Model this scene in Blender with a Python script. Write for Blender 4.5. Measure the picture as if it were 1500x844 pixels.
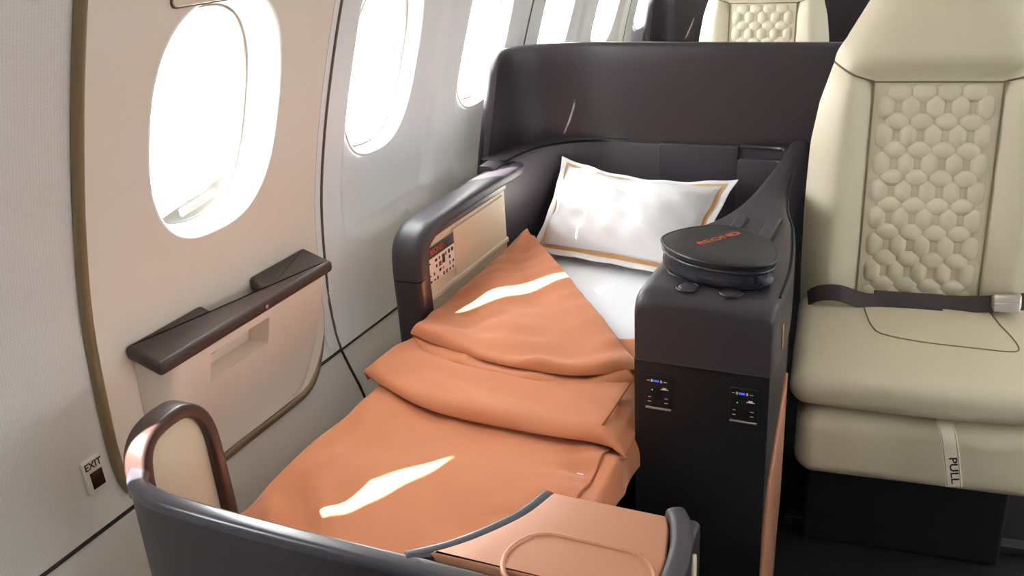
import bpy, bmesh, math, random
import numpy as np
from mathutils import Vector, Matrix, noise
random.seed(4)
for o in list(bpy.data.objects): bpy.data.objects.remove(o)
SC = bpy.context.scene
COL = SC.collection

# ---------------------------------------------------------------- camera
cd = bpy.data.cameras.new('camera'); cam = bpy.data.objects.new('camera', cd); COL.objects.link(cam)
cd.sensor_width = 36; cd.lens = 36 * 1358.8 / 1500; cd.clip_start = .02
right = Vector((.91309, .40385, -.05634)); up = Vector((-.10551, .36747, .92403)); fwd = Vector((-.39387, .83778, -.37815))
R = Matrix((right, up, -fwd)).transposed().to_4x4()
cam.matrix_world = Matrix.Translation((0, 0, 1.35)) @ R
SC.camera = cam
# ---------------------------------------------------------------- sky, sun, exposure
w = bpy.data.worlds.new('sky'); SC.world = w; w.use_nodes = True
bg = w.node_tree.nodes['Background']; bg.inputs[0].default_value = (.93, .97, 1, 1); bg.inputs[1].default_value = 17.0
sd = bpy.data.lights.new('sun', 'SUN'); sd.energy = 60; sd.angle = .009; sd.color = (1, .95, .87)
sun = bpy.data.objects.new('sun', sd); COL.objects.link(sun)
sun.rotation_euler = Vector((.62, 1.15, -1.0)).to_track_quat('-Z', 'Y').to_euler()
SC.view_settings.view_transform = 'Standard'; SC.view_settings.look = 'None'
SC.view_settings.exposure = .3; SC.view_settings.gamma = 1
CEIL_E = 1.7

# ---------------------------------------------------------------- materials
def lin(c):
    c = [v / 255 for v in c]
    return tuple(v / 12.92 if v <= .04045 else ((v + .055) / 1.055) ** 2.4 for v in c) + (1,)
def pm(name, rgb, rough=.5, metal=0, bump=None, sheen=0, coat=0, vary=0, emit=None, spec=.5, weave=None, sheen_tint=None):
    m = bpy.data.materials.new(name); m.use_nodes = True
    nt = m.node_tree; b = nt.nodes['Principled BSDF']
    col = lin(rgb)
    b.inputs['Base Color'].default_value = col
    b.inputs['Roughness'].default_value = rough; b.inputs['Metallic'].default_value = metal
    b.inputs['Specular IOR Level'].default_value = spec
    if sheen:
        b.inputs['Sheen Weight'].default_value = sheen; b.inputs['Sheen Roughness'].default_value = .4
        b.inputs['Sheen Tint'].default_value = sheen_tint or (1, 1, 1, 1)
    if coat: b.inputs['Coat Weight'].default_value = coat; b.inputs['Coat Roughness'].default_value = .15
    tc = nt.nodes.new('ShaderNodeTexCoord')
    if vary:
        n = nt.nodes.new('ShaderNodeTexNoise'); n.inputs['Scale'].default_value = 9; n.inputs['Detail'].default_value = 5
        nt.links.new(tc.outputs['Object'], n.inputs['Vector'])
        mx = nt.nodes.new('ShaderNodeMix'); mx.data_type = 'RGBA'
        mx.inputs[6].default_value = tuple(c * (1 - vary) for c in col[:3]) + (1,)
        mx.inputs[7].default_value = tuple(min(1, c * (1 + vary)) for c in col[:3]) + (1,)
        nt.links.new(n.outputs['Fac'], mx.inputs[0]); nt.links.new(mx.outputs[2], b.inputs['Base Color'])
    if bump:
        n = nt.nodes.new('ShaderNodeTexNoise'); n.inputs['Scale'].default_value = bump[0]; n.inputs['Detail'].default_value = 3
        nt.links.new(tc.outputs['Object'], n.inputs['Vector'])
        bp = nt.nodes.new('ShaderNodeBump'); bp.inputs['Strength'].default_value = bump[1]; bp.inputs['Distance'].default_value = .002
        nt.links.new(n.outputs['Fac'], bp.inputs['Height']); nt.links.new(bp.outputs['Normal'], b.inputs['Normal'])
    if weave:   # regular dimple relief (y,z plane)
        hs = []
        for ax in (1, 2):
            wv = nt.nodes.new('ShaderNodeTexWave'); wv.bands_direction = 'Y' if ax == 1 else 'Z'
            wv.inputs['Scale'].default_value = weave[0]; wv.inputs['Distortion'].default_value = .6
            nt.links.new(tc.outputs['Object'], wv.inputs['Vector']); hs.append(wv)
        mu = nt.nodes.new('ShaderNodeMath'); mu.operation = 'MULTIPLY'
        nt.links.new(hs[0].outputs['Fac'], mu.inputs[0]); nt.links.new(hs[1].outputs['Fac'], mu.inputs[1])
        bp = nt.nodes.new('ShaderNodeBump'); bp.inputs['Strength'].default_value = weave[1]; bp.inputs['Distance'].default_value = .001
        nt.links.new(mu.outputs[0], bp.inputs['Height']); nt.links.new(bp.outputs['Normal'], b.inputs['Normal'])
        mx = nt.nodes.new('ShaderNodeMix'); mx.data_type = 'RGBA'
        mx.inputs[6].default_value = tuple(c * .95 for c in col[:3]) + (1,); mx.inputs[7].default_value = tuple(min(1, c * 1.04) for c in col[:3]) + (1,)
        nt.links.new(mu.outputs[0], mx.inputs[0]); nt.links.new(mx.outputs[2], b.inputs['Base Color'])
    if emit:
        b.inputs['Emission Color'].default_value = col; b.inputs['Emission Strength'].default_value = emit
    return m
M = dict(
    wall=pm('sidewall_plastic', (238, 238, 239), .4, bump=(300, .03)),
    texwall=pm('woven_wall_vinyl', (224, 218, 212), .55, weave=(60, .3)),
    door=pm('cream_door_plastic', (235, 222, 207), .5, bump=(260, .05)),
    dado=pm('dado_plastic', (214, 209, 203), .5, bump=(260, .06)),
    gasket=pm('bronze_gasket', (139, 121, 90), .38, metal=.25),
    seam=pm('seam_brown', (106, 88, 72), .7),
    seamdark=pm('seam_dark', (40, 36, 36), .7),
    reveal=pm('window_reveal', (244, 243, 240), .4),
    shade=pm('window_shade', (150, 149, 143), .4),
    seal=pm('window_seal', (150, 146, 138), .5),
    ceil=pm('ceiling_plastic', (232, 230, 226), .6),
    carpet=pm('black_carpet', (11, 11, 12), .95, bump=(400, .6)),
    lamp=pm('lamp_diffuser', (255, 250, 242), .5, emit=CEIL_E),
    shell=pm('dark_satin_plastic', (54, 48, 52), .33, vary=.06),
    shellup=pm('dark_leather', (58, 53, 60), .48, bump=(420, .12)),
    brown=pm('brown_plastic', (66, 48, 45), .35),
    capleather=pm('brown_grain_leather', (68, 53, 50), .42, bump=(500, .35)),
    rim=pm('satin_rim', (66, 64, 72), .3, coat=.3),
    console=pm('console_leather', (60, 54, 59), .42, bump=(420, .12)),
    body=pm('console_body', (31, 29, 32), .45),
    black=pm('black_base', (5, 5, 6), .7),
    piping=pm('black_piping', (22, 20, 22), .4),
    bagleather=pm('bag_leather', (32, 28, 30), .36, bump=(330, .3)),
    bagsheen=pm('bag_leather_sheen', (40, 44, 54), .26, bump=(260, .5)),  # bag leather made lighter and bluer: window sheen put into the colour
    orange=pm('orange_print', (196, 92, 46), .5),
    blanket=pm('terracotta_velvet', (195, 120, 80), .8, bump=(70, .3), sheen=.5, vary=.12, sheen_tint=(1, .8, .66, 1)),
    seamblk=pm('terracotta_seam', (160, 86, 50), .9),
    sheet=pm('white_sheet', (242, 243, 247), .75, bump=(70, .35)),
    pillow=pm('white_cotton', (246, 246, 248), .75, bump=(38, .14)),
    tan=pm('tan_band', (214, 170, 118), .7),
    cream=pm('cream_leather', (218, 207, 180), .42, bump=(420, .08)),
    stitch=pm('seat_seam', (128, 114, 88), .7),
    creamp=pm('cream_side_panel', (222, 205, 178), .55),
    strap=pm('dark_webbing', (62, 52, 53), .6, bump=(600, .3)),
    metal=pm('brushed_metal', (196, 190, 180), .3, metal=.9),
    copper=pm('copper_lacquer', (202, 142, 112), .38, metal=.15),
    coppertrim=pm('bright_copper', (226, 170, 130), .25, metal=.8),
    print_=pm('black_print', (28, 24, 24), .6),
    white=pm('white_print', (238, 236, 232), .5),
    cardhead=pm('card_header', (54, 40, 38), .5),
    red=pm('red_print', (176, 70, 54), .5),
    rail=pm('dark_floor_rail', (56, 56, 60), .4, metal=.4),
    blue=pm('blue_port', (60, 90, 220), .4, emit=.8),
    green=pm('green_led', (70, 210, 90), .4, emit=.8),
    signlens=pm('sign_lens', (28, 24, 22), .2),
    signframe=pm('sign_frame', (222, 214, 204), .4),
    straplth=pm('pull_strap_leather', (214, 205, 184), .5, bump=(420, .1)),
)
g = bpy.data.materials.new('window_acrylic'); g.use_nodes = True; nt = g.node_tree; nt.nodes.clear()
out = nt.nodes.new('ShaderNodeOutputMaterial'); tr = nt.nodes.new('ShaderNodeBsdfTransparent'); gl = nt.nodes.new('ShaderNodeBsdfGlossy')
gl.inputs['Roughness'].default_value = .05; tr.inputs[0].default_value = (.96, .97, .97, 1)
mx = nt.nodes.new('ShaderNodeMixShader'); mx.inputs[0].default_value = .05
nt.links.new(tr.outputs[0], mx.inputs[1]); nt.links.new(gl.outputs[0], mx.inputs[2]); nt.links.new(mx.outputs[0], out.inputs[0])
M['pane'] = g

# ---------------------------------------------------------------- helpers
def worldloc(o):
    v = Vector((0, 0, 0))
    while o is not None:
        v = v + o.location; o = o.parent
    return v
def add(name, vf, mat, parent=None, smooth=True, local=False, sharp=None):
    verts, faces = vf
    off = Vector((0, 0, 0)) if (local or parent is None) else worldloc(parent)
    me = bpy.data.meshes.new(name)
    me.from_pydata([tuple(Vector(v) - off) for v in verts], [], faces); me.update()
    bm = bmesh.new(); bm.from_mesh(me); bmesh.ops.remove_doubles(bm, verts=bm.verts, dist=1e-6)
    bmesh.ops.recalc_face_normals(bm, faces=bm.faces); bm.to_mesh(me); bm.free()
    if smooth:
        for p in me.polygons: p.use_smooth = True
        me.set_sharp_from_angle(angle=math.radians(sharp or 40))
    me.materials.append(M[mat])
    o = bpy.data.objects.new(name, me); COL.objects.link(o)
    if parent is not None: o.parent = parent
    return o
def tag(o, label, cat=None, group=None, kind=None):
    o['label'] = label
    if cat: o['category'] = cat
    if group: o['group'] = group
    if kind: o['kind'] = kind
    return o
def thing(name, label, cat=None, loc=(0, 0, 0), group=None, kind=None):
    o = bpy.data.objects.new(name, None); COL.objects.link(o); o.location = loc; o.empty_display_size = .05
    return tag(o, label, cat, group, kind)
def join(*parts):
    V, F = [], []
    for v, f in parts:
        n = len(V); V += list(v); F += [tuple(i + n for i in q) for q in f]
    return V, F
def grid(fn, us, vs, cu=False, cv=False):
    V = [fn(u, v) for u in us for v in vs]; nu, nv = len(us), len(vs); F = []
    for i in range(nu if cu else nu - 1):
        for j in range(nv if cv else nv - 1):
            a, b = i, (i + 1) % nu; c, d = j, (j + 1) % nv
            F.append((a * nv + c, b * nv + c, b * nv + d, a * nv + d))
    return V, F
def ls(a, b, n): return [a + (b - a) * i / (n - 1) for i in range(n)]
def loft(rings, cap0=True, cap1=True, closed=True):
    n = len(rings[0]); V = [p for r in rings for p in r]; F = []
    for i in range(len(rings) - 1):
        for j in range(n if closed else n - 1):
            k = (j + 1) % n
            F.append((i * n + j, i * n + k, (i + 1) * n + k, (i + 1) * n + j))
    if cap0: F.append(tuple(range(n))[::-1])
    if cap1: F.append(tuple((len(rings) - 1) * n + j for j in range(n)))
    return V, F
def smooth_path(pts, n=8, closed=False):
    P = [Vector(p) for p in pts]; out = []; m = len(P)
    for i in range(m if closed else m - 1):
        if closed: a, b, c, d = P[i - 1], P[i], P[(i + 1) % m], P[(i + 2) % m]
        else: a, b, c, d = P[max(i - 1, 0)], P[i], P[i + 1], P[min(i + 2, m - 1)]
        for k in range(n):
            t = k / n
            out.append(.5 * ((2 * b) + (c - a) * t + (2 * a - 5 * b + 4 * c - d) * t * t + (3 * b - a - 3 * c + d) * t ** 3))
    if not closed: out.append(P[-1])
    return out
def sweep(path, prof, upv=(0, 0, 1), closed=False, caps=True):
    """prof: list of (a,b): a along side, b along up; path of points"""
    P = [Vector(p) for p in path]; n = len(P); rings = []
    for i in range(n):
        t = (P[(i + 1) % n] - P[i - 1]) if closed else (P[min(i + 1, n - 1)] - P[max(i - 1, 0)])
        t.normalize(); u = Vector(upv); s = t.cross(u)
        if s.length < 1e-4: s = Vector((1, 0, 0))
        s.normalize(); u = s.cross(t)
        rings.append([P[i] + s * a + u * b for a, b in prof])
    if closed: rings.append(rings[0])
    return loft(rings, caps and not closed, caps and not closed)
def circ(r, n=8, ry=None): return [(r * math.cos(2 * math.pi * k / n), (ry or r) * math.sin(2 * math.pi * k / n)) for k in range(n)]
def tube(path, r, n=8, closed=False, upv=(0.01, 0.02, 1)): return sweep(path, circ(r, n), upv, closed)
def rrect(wd, h, r, seg=4):
    o = []
    for cx, cy, a0 in ((wd / 2 - r, h / 2 - r, 0), (-wd / 2 + r, h / 2 - r, 90), (-wd / 2 + r, -h / 2 + r, 180), (wd / 2 - r, -h / 2 + r, 270)):
        for k in range(seg + 1):
            a = math.radians(a0 + 90 * k / seg); o.append((cx + r * math.cos(a), cy + r * math.sin(a)))
    return o
def inset(poly, d):
    n = len(poly); o = []
    area = sum(poly[i][0] * poly[(i + 1) % n][1] - poly[(i + 1) % n][0] * poly[i][1] for i in range(n))
    sg = 1 if area > 0 else -1
    for i in range(n):
        p0, p1, p2 = Vector(poly[i - 1][:2]), Vector(poly[i][:2]), Vector(poly[(i + 1) % n][:2])
        a = (p1 - p0); b = (p2 - p1)
        if a.length < 1e-7 or b.length < 1e-7: o.append(tuple(p1)); continue
        a.normalize(); b.normalize()
        na = Vector((-a.y, a.x)) * sg; nb = Vector((-b.y, b.x)) * sg; nn = na + nb
        if nn.length < 1e-5: o.append(tuple(p1)); continue
        nn.normalize(); k = d / max(.45, nn.dot(na)); o.append(tuple(p1 + nn * k))
    return o
def pad(poly, z0, z1, r=.006, seg=4, bot=True, mp=None):
    """prism with rounded top (and bottom) edges; mp maps (x,y,z)->3d"""
    mp = mp or (lambda x, y, z: (x, y, z)); rings = []
    if bot:
        for k in range(seg):
            a = math.pi / 2 * k / seg; rings.append([mp(x, y, z0 + r - r * math.cos(a)) for x, y in inset(poly, r - r * math.sin(a))])
    else: rings.append([mp(x, y, z0) for x, y in poly])
    for k in range(seg + 1):
        a = math.pi / 2 * k / seg; rings.append([mp(x, y, z1 - r + r * math.sin(a)) for x, y in inset(poly, r - r * math.cos(a))])
    return loft(rings)
def rbox(c, s, r, n=6, fn=None, seg=3):
    h = [v / 2 for v in s]; r = min(r, min(h) * .999); ax = []
    for k in range(3):
        i = h[k] - r
        e = [i + r * math.tan(math.pi / 4 * q / seg) for q in range(1, seg + 1)]
        ax.append([-v for v in reversed(e)] + (ls(-i, i, n) if i > 1e-6 else [0]) + e)
    V, F = [], []
    def pt(p):
        q = Vector([max(-(h[k] - r), min(h[k] - r, p[k])) for k in range(3)]); d = Vector(p) - q
        if d.length > 1e-9: q = q + d.normalized() * r
        q = q + Vector(c)
        return tuple(fn(q)) if fn else tuple(q)
    for k in range(3):
        a, b = (k + 1) % 3, (k + 2) % 3
        for sg in (-1, 1):
            def f(u, v):
                p = [0, 0, 0]; p[k] = sg * h[k]; p[a] = u; p[b] = v; return pt(p)
            g_ = grid(f, ax[a], ax[b]); n0 = len(V); V += g_[0]; F += [tuple(i + n0 for i in q) for q in g_[1]]
    return V, F
def box(c, s): return rbox(c, s, 1e-5, 2, seg=1)
def text(name, body, size, mat4, mat, parent, ext=.0006, sx=1.0, local=False, bold=.006):
    cu = bpy.data.curves.new('t', 'FONT'); cu.body = body; cu.size = size; cu.extrude = ext; cu.align_x = 'CENTER'; cu.align_y = 'CENTER'; cu.offset = size * bold
    t = bpy.data.objects.new('t', cu); COL.objects.link(t); bpy.context.view_layer.update()
    me = bpy.data.meshes.new_from_object(t.evaluated_get(bpy.context.evaluated_depsgraph_get()))
    bpy.data.objects.remove(t); me.name = name
    me.transform(mat4 @ Matrix.Diagonal((sx, 1, 1, 1)))
    if not local: me.transform(Matrix.Translation(-worldloc(parent)))
    me.materials.clear(); me.materials.append(M[mat])
    o = bpy.data.objects.new(name, me); COL.objects.link(o); o.parent = parent
    return o
def frame(origin, x, y):
    x = Vector(x).normalized(); z = x.cross(Vector(y)).normalized(); y = z.cross(x)
    return Matrix.Translation(origin) @ Matrix((x, y, z)).transposed().to_4x4()
def sstep(a, b, x):
    t = max(0, min(1, (x - a) / (b - a))); return t * t * (3 - 2 * t)

# ---------------------------------------------------------------- fuselage wall
PZ = [0, .2, .358, .44, .527, .627, .786, .935, 1.075, 1.206, 1.35, 1.5, 1.7, 2.0]
PX = [-1.04, -1.09, -1.142, -1.178, -1.191, -1.19, -1.177, -1.146, -1.106, -1.062, -1.005, -.93, -.80, -.55]
def wx(z):
    z = max(0, min(1.999, z))
    i = max(k for k in range(len(PZ) - 1) if PZ[k] <= z)
    def sl(k):
        if k <= 0: return (PX[1] - PX[0]) / (PZ[1] - PZ[0])
        if k >= len(PZ) - 1: return (PX[-1] - PX[-2]) / (PZ[-1] - PZ[-2])
        return (PX[k + 1] - PX[k - 1]) / (PZ[k + 1] - PZ[k - 1])
    hh = PZ[i + 1] - PZ[i]; t = (z - PZ[i]) / hh
    return ((1 + 2 * t) * (1 - t) ** 2) * PX[i] + t * (1 - t) ** 2 * hh * sl(i) + t * t * (3 - 2 * t) * PX[i + 1] + t * t * (t - 1) * hh * sl(i + 1)
XC = .66
def side(sd_, v): return v if sd_ < 0 else (2 * XC - v[0], v[1], v[2])
def wallgrid(y0, y1, z0, z1, off=0, ny=2, nz=24, s=-1):
    return grid(lambda y, z: side(s, (wx(z) + off, y, z)), ls(y0, y1, ny), ls(z0, z1, nz))
def oval(a, b, ang, e=2.6):
    c, s = math.cos(ang), math.sin(ang)
    r = (abs(c / a) ** e + abs(s / b) ** e) ** (-1 / e); return r * c, r * s
def ringpanel(poly, cy, cz, a, b, off=0, disp=None, rings=22, s=-1):
    inn = [oval(a, b, math.atan2(z - cz, y - cy)) for y, z in poly]
    R_ = []
    for k in range(rings + 1):
        t = k / rings
        R_.append([side(s, (lambda y, z: (wx(z) + off + (disp(y, z) if disp else 0), y, z))(cy + i[0] + (p[0] - cy - i[0]) * t, cz + i[1] + (p[1] - cz - i[1]) * t)) for p, i in zip(poly, inn)])
    return loft(R_, False, False)
def rectpoly(y0, y1, z0, z1, n=26):
    return [(y, z0) for y in ls(y0, y1, n)[:-1]] + [(y1, z) for z in ls(z0, z1, n)[:-1]] + [(y, z1) for y in ls(y1, y0, n)[:-1]] + [(y0, z) for z in ls(z1, z0, n)[:-1]]
ZT = 1.95
def S(o, label, cat='wall'): return tag(o, label, cat, kind='structure')
WZ, WA, WB = 1.048, .128, .182          # pane centre height and half sizes
def window(idx, cy, oa, ob, s=-1, shade=False, off=0.):
    t = thing('window_%d' % idx, '', 'window', side(s, (wx(WZ) - .05, cy, WZ - WB)), kind='structure')
    A = [2 * math.pi * k / 72 for k in range(72)]
    def ring(a, b, d): return [side(s, (wx(WZ + z) + d, cy + y, WZ + z)) for y, z in (oval(a, b, q) for q in A)]
    dd = .045
    rr = [ring(oa + .004, ob + .004, off - .001), ring(oa, ob, off + .001), ring(oa - .006, ob - .006, off - .004)]
    for k in range(1, 7):
        q = k / 6; rr.append(ring(oa - .006 + (WA + .004 - oa + .006) * q, ob - .006 + (WB + .004 - ob + .006) * q, off - .004 - (dd + off - .004) * q ** 1.0))
    add('reveal', loft(rr, False, False), 'reveal', t)
    add('window_seal', loft([ring(WA + .006, WB + .006, -dd - .001), ring(WA + .001, WB + .001, -dd + .003), ring(WA - .003, WB - .003, -dd - .002), ring(WA - .003, WB - .003, -dd - .008)], False, False), 'seal', t)
    add('pane', grid(lambda u, q: side(s, (wx(WZ + oval(WA, WB, q)[1] * u) - dd - .006, cy + oval(WA, WB, q)[0] * u, WZ + oval(WA, WB, q)[1] * u)), ls(.001, 1, 5), A, cv=True), 'pane', t)
    add('outer_frame', loft([ring(WA + .002, WB + .002, -dd - .008), ring(WA - .004, WB - .004, -dd - .05), ring(WA - .004, WB - .004, -dd - OUT), ring(WA + .09, WB + .09, -dd - OUT)], False, False), 'reveal', t)
    if shade:
        zt = WZ - WB + .040
        def sh(u, v):
            z = WZ - WB + .001 + (zt - WZ + WB) * v; hw = WA * max(0, 1 - abs((z - WZ) / WB) ** 2.6) ** (1 / 2.6)
            return side(s, (wx(z) - dd + .006 + .003 * math.sin(v * math.pi), cy + hw * u, z + .018 * u * v))
        so = add('shade', grid(sh, ls(-1, 1, 24), ls(0, 1, 8)), 'shade', t)
        hz = WZ - WB + .028
        add('shade_handle', sweep([(wx(hz) - dd + .013, cy + y, hz + .018 * (y / WA)) for y in ls(-.045, .045, 6)], rrect(.01, .014, .004), (0, 0, 1)), 'reveal', so)
    return t
OUT = .092
wl = S(thing('wall_left', '', 'wall', (-1.19, 1, 0)), 'curved cream and pale grey cabin sidewall with oval windows')
add('sidewall_panel', wallgrid(-1.6, .10, .44, ZT, nz=40), 'texwall', wl)
o = add('sidewall_panel', ringpanel(rectpoly(.10, .94, .44, ZT), .36, WZ, .148, .2), 'texwall', wl); o['label'] = 'woven texture wall panel ahead of the exit door'
# exit door
def arc(cy, cz, r, a0, a1, n=8): return [(cy + r * math.cos(math.radians(a0 + (a1 - a0) * k / n)), cz + r * math.sin(math.radians(a0 + (a1 - a0) * k / n))) for k in range(n + 1)]
DY0, DY1, DZ0 = .927, 1.53, .415
dpoly = arc(DY0 + .10, DZ0 + .10, .10, 180, 270) + [(y, DZ0) for y in ls(1.06, 1.36, 9)] + arc(DY1 - .15, DZ0 + .15, .15, 270, 360, 12) + [(DY1, z) for z in ls(.6, ZT, 30)] + [(y, ZT) for y in ls(DY1, DY0, 14)[1:-1]] + [(DY0, z) for z in ls(ZT, .53, 32)]
def ddisp(y, z): return .010
od = add('exit_door', ringpanel(dpoly, 1.225, WZ, .162, .203, 0, ddisp, 16), 'door', wl); od['label'] = 'cream exit door panel'
gp = [(wx(z) + .006, y, z) for y, z in dpoly[dpoly.index((DY0, .53)):] + dpoly[:0]]
gpath = [(DY0, z) for z in ls(ZT, .53, 40)] + arc(DY0 + .10, DZ0 + .10, .10, 180, 270)[1:] + [(y, DZ0) for y in ls(1.06, 1.36, 9)] + arc(DY1 - .15, DZ0 + .15, .15, 270, 360, 12) + [(DY1, z) for z in ls(.6, ZT, 40)]
def grad(y): return .0098 if y < 1.45 else .0098 - .004 * sstep(1.45, 1.53, y)
P = [Vector((wx(z) + .004, y, z)) for y, z in gpath]; rings = []
for i, p in enumerate(P):
    t_ = (P[min(i + 1, len(P) - 1)] - P[max(i - 1, 0)]).normalized(); s_ = t_.cross(Vector((1, 0, 0))).normalized(); u_ = s_.cross(t_); r_ = grad(p.y)
    rings.append([p + s_ * r_ * math.cos(k * math.pi / 5) + u_ * r_ * math.sin(k * math.pi / 5) for k in range(10)])
add('door_gasket', loft(rings), 'gasket', wl)
add('door_liner', wallgrid(.93, 1.572, .40, .70, -.006, nz=8), 'dado', wl)
hc = [(1.09 + .0, 1.243), (1.245, 1.243), (1.245, 1.33), (1.09, 1.33)]
hcv = rrect(.165, .09, .012)
o = add('handle_cover', pad([(1.172 + a, 1.288 + b) for a, b in hcv], 0, .006, .002, mp=lambda y, z, d: (wx(z) + .010 + d, y, z)), 'door', wl); o['label'] = 'flush handle cover above the door window'
add('handle_cover_gap', pad([(1.172 + a, 1.288 + b) for a, b in rrect(.170, .095, .014)], 0, .003, .001, mp=lambda y, z, d: (wx(z) + .010 + d, y, z)), 'seam', wl)
add('sidewall_panel', wallgrid(1.53, 1.568, .44, ZT, nz=40), 'wall', wl)
for y in (1.5675, 2.60, 3.668): add('panel_seam', tube([(wx(z) + .001, y, z) for z in ls(.44, ZT, 40)], .0032, 6), 'seam', wl)
# window cells of the sidewall
CELLS = [(2, 1.80, 1.568, 2.13), (3, 2.333, 2.13, 2.60), (4, 2.866, 2.60, 3.195), (5, 3.399, 3.195, 3.668), (6, 3.932, 3.668, 4.26)]
def mkdisp(cy):
    def f(y, z):
        dy = abs(y - (cy + .055)) - .205; dz = .675 - z
        q = math.hypot(max(dy + .07, 0), max(dz + .07, 0)) - .07 if (dy > -.07 or dz > -.07) else -.1
        return -.017 * (1 - sstep(-.014, .008, q)) + .003
    return f
for i, cy, y0, y1 in CELLS:
    add('sidewall_panel', ringpanel(rectpoly(y0, y1, .44, ZT), cy, WZ, .148, .2, 0, mkdisp(cy)), 'wall', wl)
add('sidewall_panel', wallgrid(4.26, 6.2, .44, ZT, nz=40), 'wall', wl)
for y0, y1 in ((-1.6, .95), (.95, 1.5665), (1.5665, 2.9), (2.9, 6.2)):
    add('dado_panel', wallgrid(y0, y1, 0, .44, nz=12), 'dado', wl)
add('dado_seam', tube([(wx(.44) + .001, y, .44) for y in ls(-1.6, 6.2, 40)], .0034, 6), 'seamdark', wl)
add('dado_seam', tube([(wx(z) + .001, 1.5665, z) for z in ls(.05, .44, 10)], .0034, 6), 'seamdark', wl)
WL = {1: 'oval exit door window with a white shade handle at its lower edge', 2: 'oval cabin window beside the exit door panel seam', 3: 'oval cabin window beside the front edge of the near dark shell',
      4: 'oval cabin window just behind the top corner of the near shell', 5: 'small far cabin window between the near shell and far shell', 6: 'farthest oval cabin window next to the far seat shell'}
wn = window(1, 1.225, .164, .205, shade=True, off=.010); wn['label'] = WL[1]
wn = window(0, .36, .150, .202); wn['label'] = 'oval cabin window ahead of the exit door, out of view, shifted to aim the sun stripe'  # out-of-view window, moved forward so its sun stripe lands on the blanket
for i, cy, y0, y1 in CELLS:
    wn = window(i, cy, .150, .202, off=-.011); wn['label'] = WL[i]
# opposite wall
wr = S(thing('wall_right', '', 'wall', (2 * XC + 1.19, 1, 0)), 'opposite curved cabin sidewall with oval windows')
k = 7
for cy in [-.40 + .533 * q for q in range(11)]:
    add('sidewall_panel', ringpanel(rectpoly(cy - .2665, cy + .2665, .44, ZT, 12), cy, WZ, .148, .2, 0, None, 8, s=1), 'wall', wr)
    wn = window(k, cy, .150, .202, s=1); wn['label'] = 'oval window in the opposite cabin sidewall'; wn['group'] = 'windows of the opposite sidewall'; k += 1
add('sidewall_panel', wallgrid(-1.6, -.6665, .44, ZT, s=1), 'wall', wr); add('sidewall_panel', wallgrid(5.1965, 6.2, .44, ZT, s=1), 'wall', wr)
add('dado_panel', wallgrid(-1.6, 6.2, 0, .44, s=1, nz=8), 'dado', wr)
S(add('floor', box((XC, 2.3, -.03), (3.9, 8.2, .06)), 'carpet'), 'black cabin carpet', 'floor')
def cf(y, a):
    hw = XC - wx(ZT); return (XC - hw * math.cos(a) * 1.03, y, ZT - .02 + .25 * math.sin(a))
S(add('ceiling', grid(cf, ls(-1.6, 6.2, 3), ls(0, math.pi, 20)), 'ceil'), 'pale curved cabin ceiling', 'ceiling')
S(add('wall_front', box((XC, -1.63, 1.1), (4.2, .06, 2.3)), 'wall'), 'pale forward cabin bulkhead', 'wall')
S(add('wall_back', box((XC, 6.23, 1.1), (4.2, .06, 2.3)), 'wall'), 'pale aft cabin bulkhead', 'wall')
for x, nm in ((XC - .62, 'over the window seats'), (XC + .62, 'over the opposite seats')):
    t = thing('ceiling_fill_light', 'long warm ceiling light strip, unseen and added for fill, ' + nm, 'light', (x, 2.3, 2.1))  # out-of-view strips, added as soft fill for the cabin
    add('light_housing', rbox((x, 2.3, 2.105), (.30, 7.2, .03), .01, 2), 'ceil', t); add('diffuser', rbox((x, 2.3, 2.083), (.24, 7.1, .02), .008, 2), 'lamp', t)

# ---------------------------------------------------------------- door armrest box
t = thing('door_armrest', 'cream door armrest box with dark brown notched leather cap', 'armrest', (-1.17, 1.23, .42))
def br(z):   # right edge follows the rounded door corner
    if z > .56: return 1.475 - .0 * z
    return 1.365 + .11 * math.sqrt(max(0, 1 - ((.56 - z) / .135) ** 2))
def boff(z): return .012 + .066 * sstep(.40, .70, z) ** .8
zs = [.428] + ls(.44, .595, 12) + [.5985, .6015] + [.62, .64] + [.6535, .6565] + [.67, .685]
us = [0, .0, .008, .02, .035, .05] + ls(.08, .27, 6)[:-1] + [.284, .291] + ls(.31, .56, 6) + [.572, .579] + ls(.60, .93, 7) + [.95, .965, .98, .992, 1, 1]
def bodyf(i, z):
    u = us[int(i)]; yl = 1.0; y = yl + (br(z) - yl) * u
    e = min(u, 1 - u) * (br(z) - yl); k_ = 1 if e > .03 else math.sqrt(max(0, 1 - (1 - e / .03) ** 2))
    if int(i) in (0, len(us) - 1): k_ = 0
    d = boff(z) * (k_ if k_ > 0 else 0)
    if int(i) in (0, len(us) - 1): d = 0
    if 1.134 < y < 1.273 and .60 < z < .655: d -= .045
    return (wx(z) + max(d, .0105), y, z)
bo = add('body', grid(bodyf, list(range(len(us))), zs), 'door', t, sharp=35)
cap = [(.985, 0), (.985, .083), (1.482, .083), (1.482, 0), (1.305, 0), (1.300, .040), (1.290, .050), (1.186, .050), (1.174, .036), (1.166, 0)]
def fillet(poly, r, seg=4):
    o = []; n = len(poly)
    for i in range(n):
        p0, p1, p2 = Vector(poly[i - 1]), Vector(poly[i]), Vector(poly[(i + 1) % n])
        a = p0 - p1; b = p2 - p1; d = min(r, a.length * .45, b.length * .45); a.normalize(); b.normalize()
        for k in range(seg + 1):
            q = k / seg; o.append(tuple((p1 + a * d) * (1 - q) ** 2 + p1 * 2 * q * (1 - q) + (p1 + b * d) * q * q))
    return o
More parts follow.
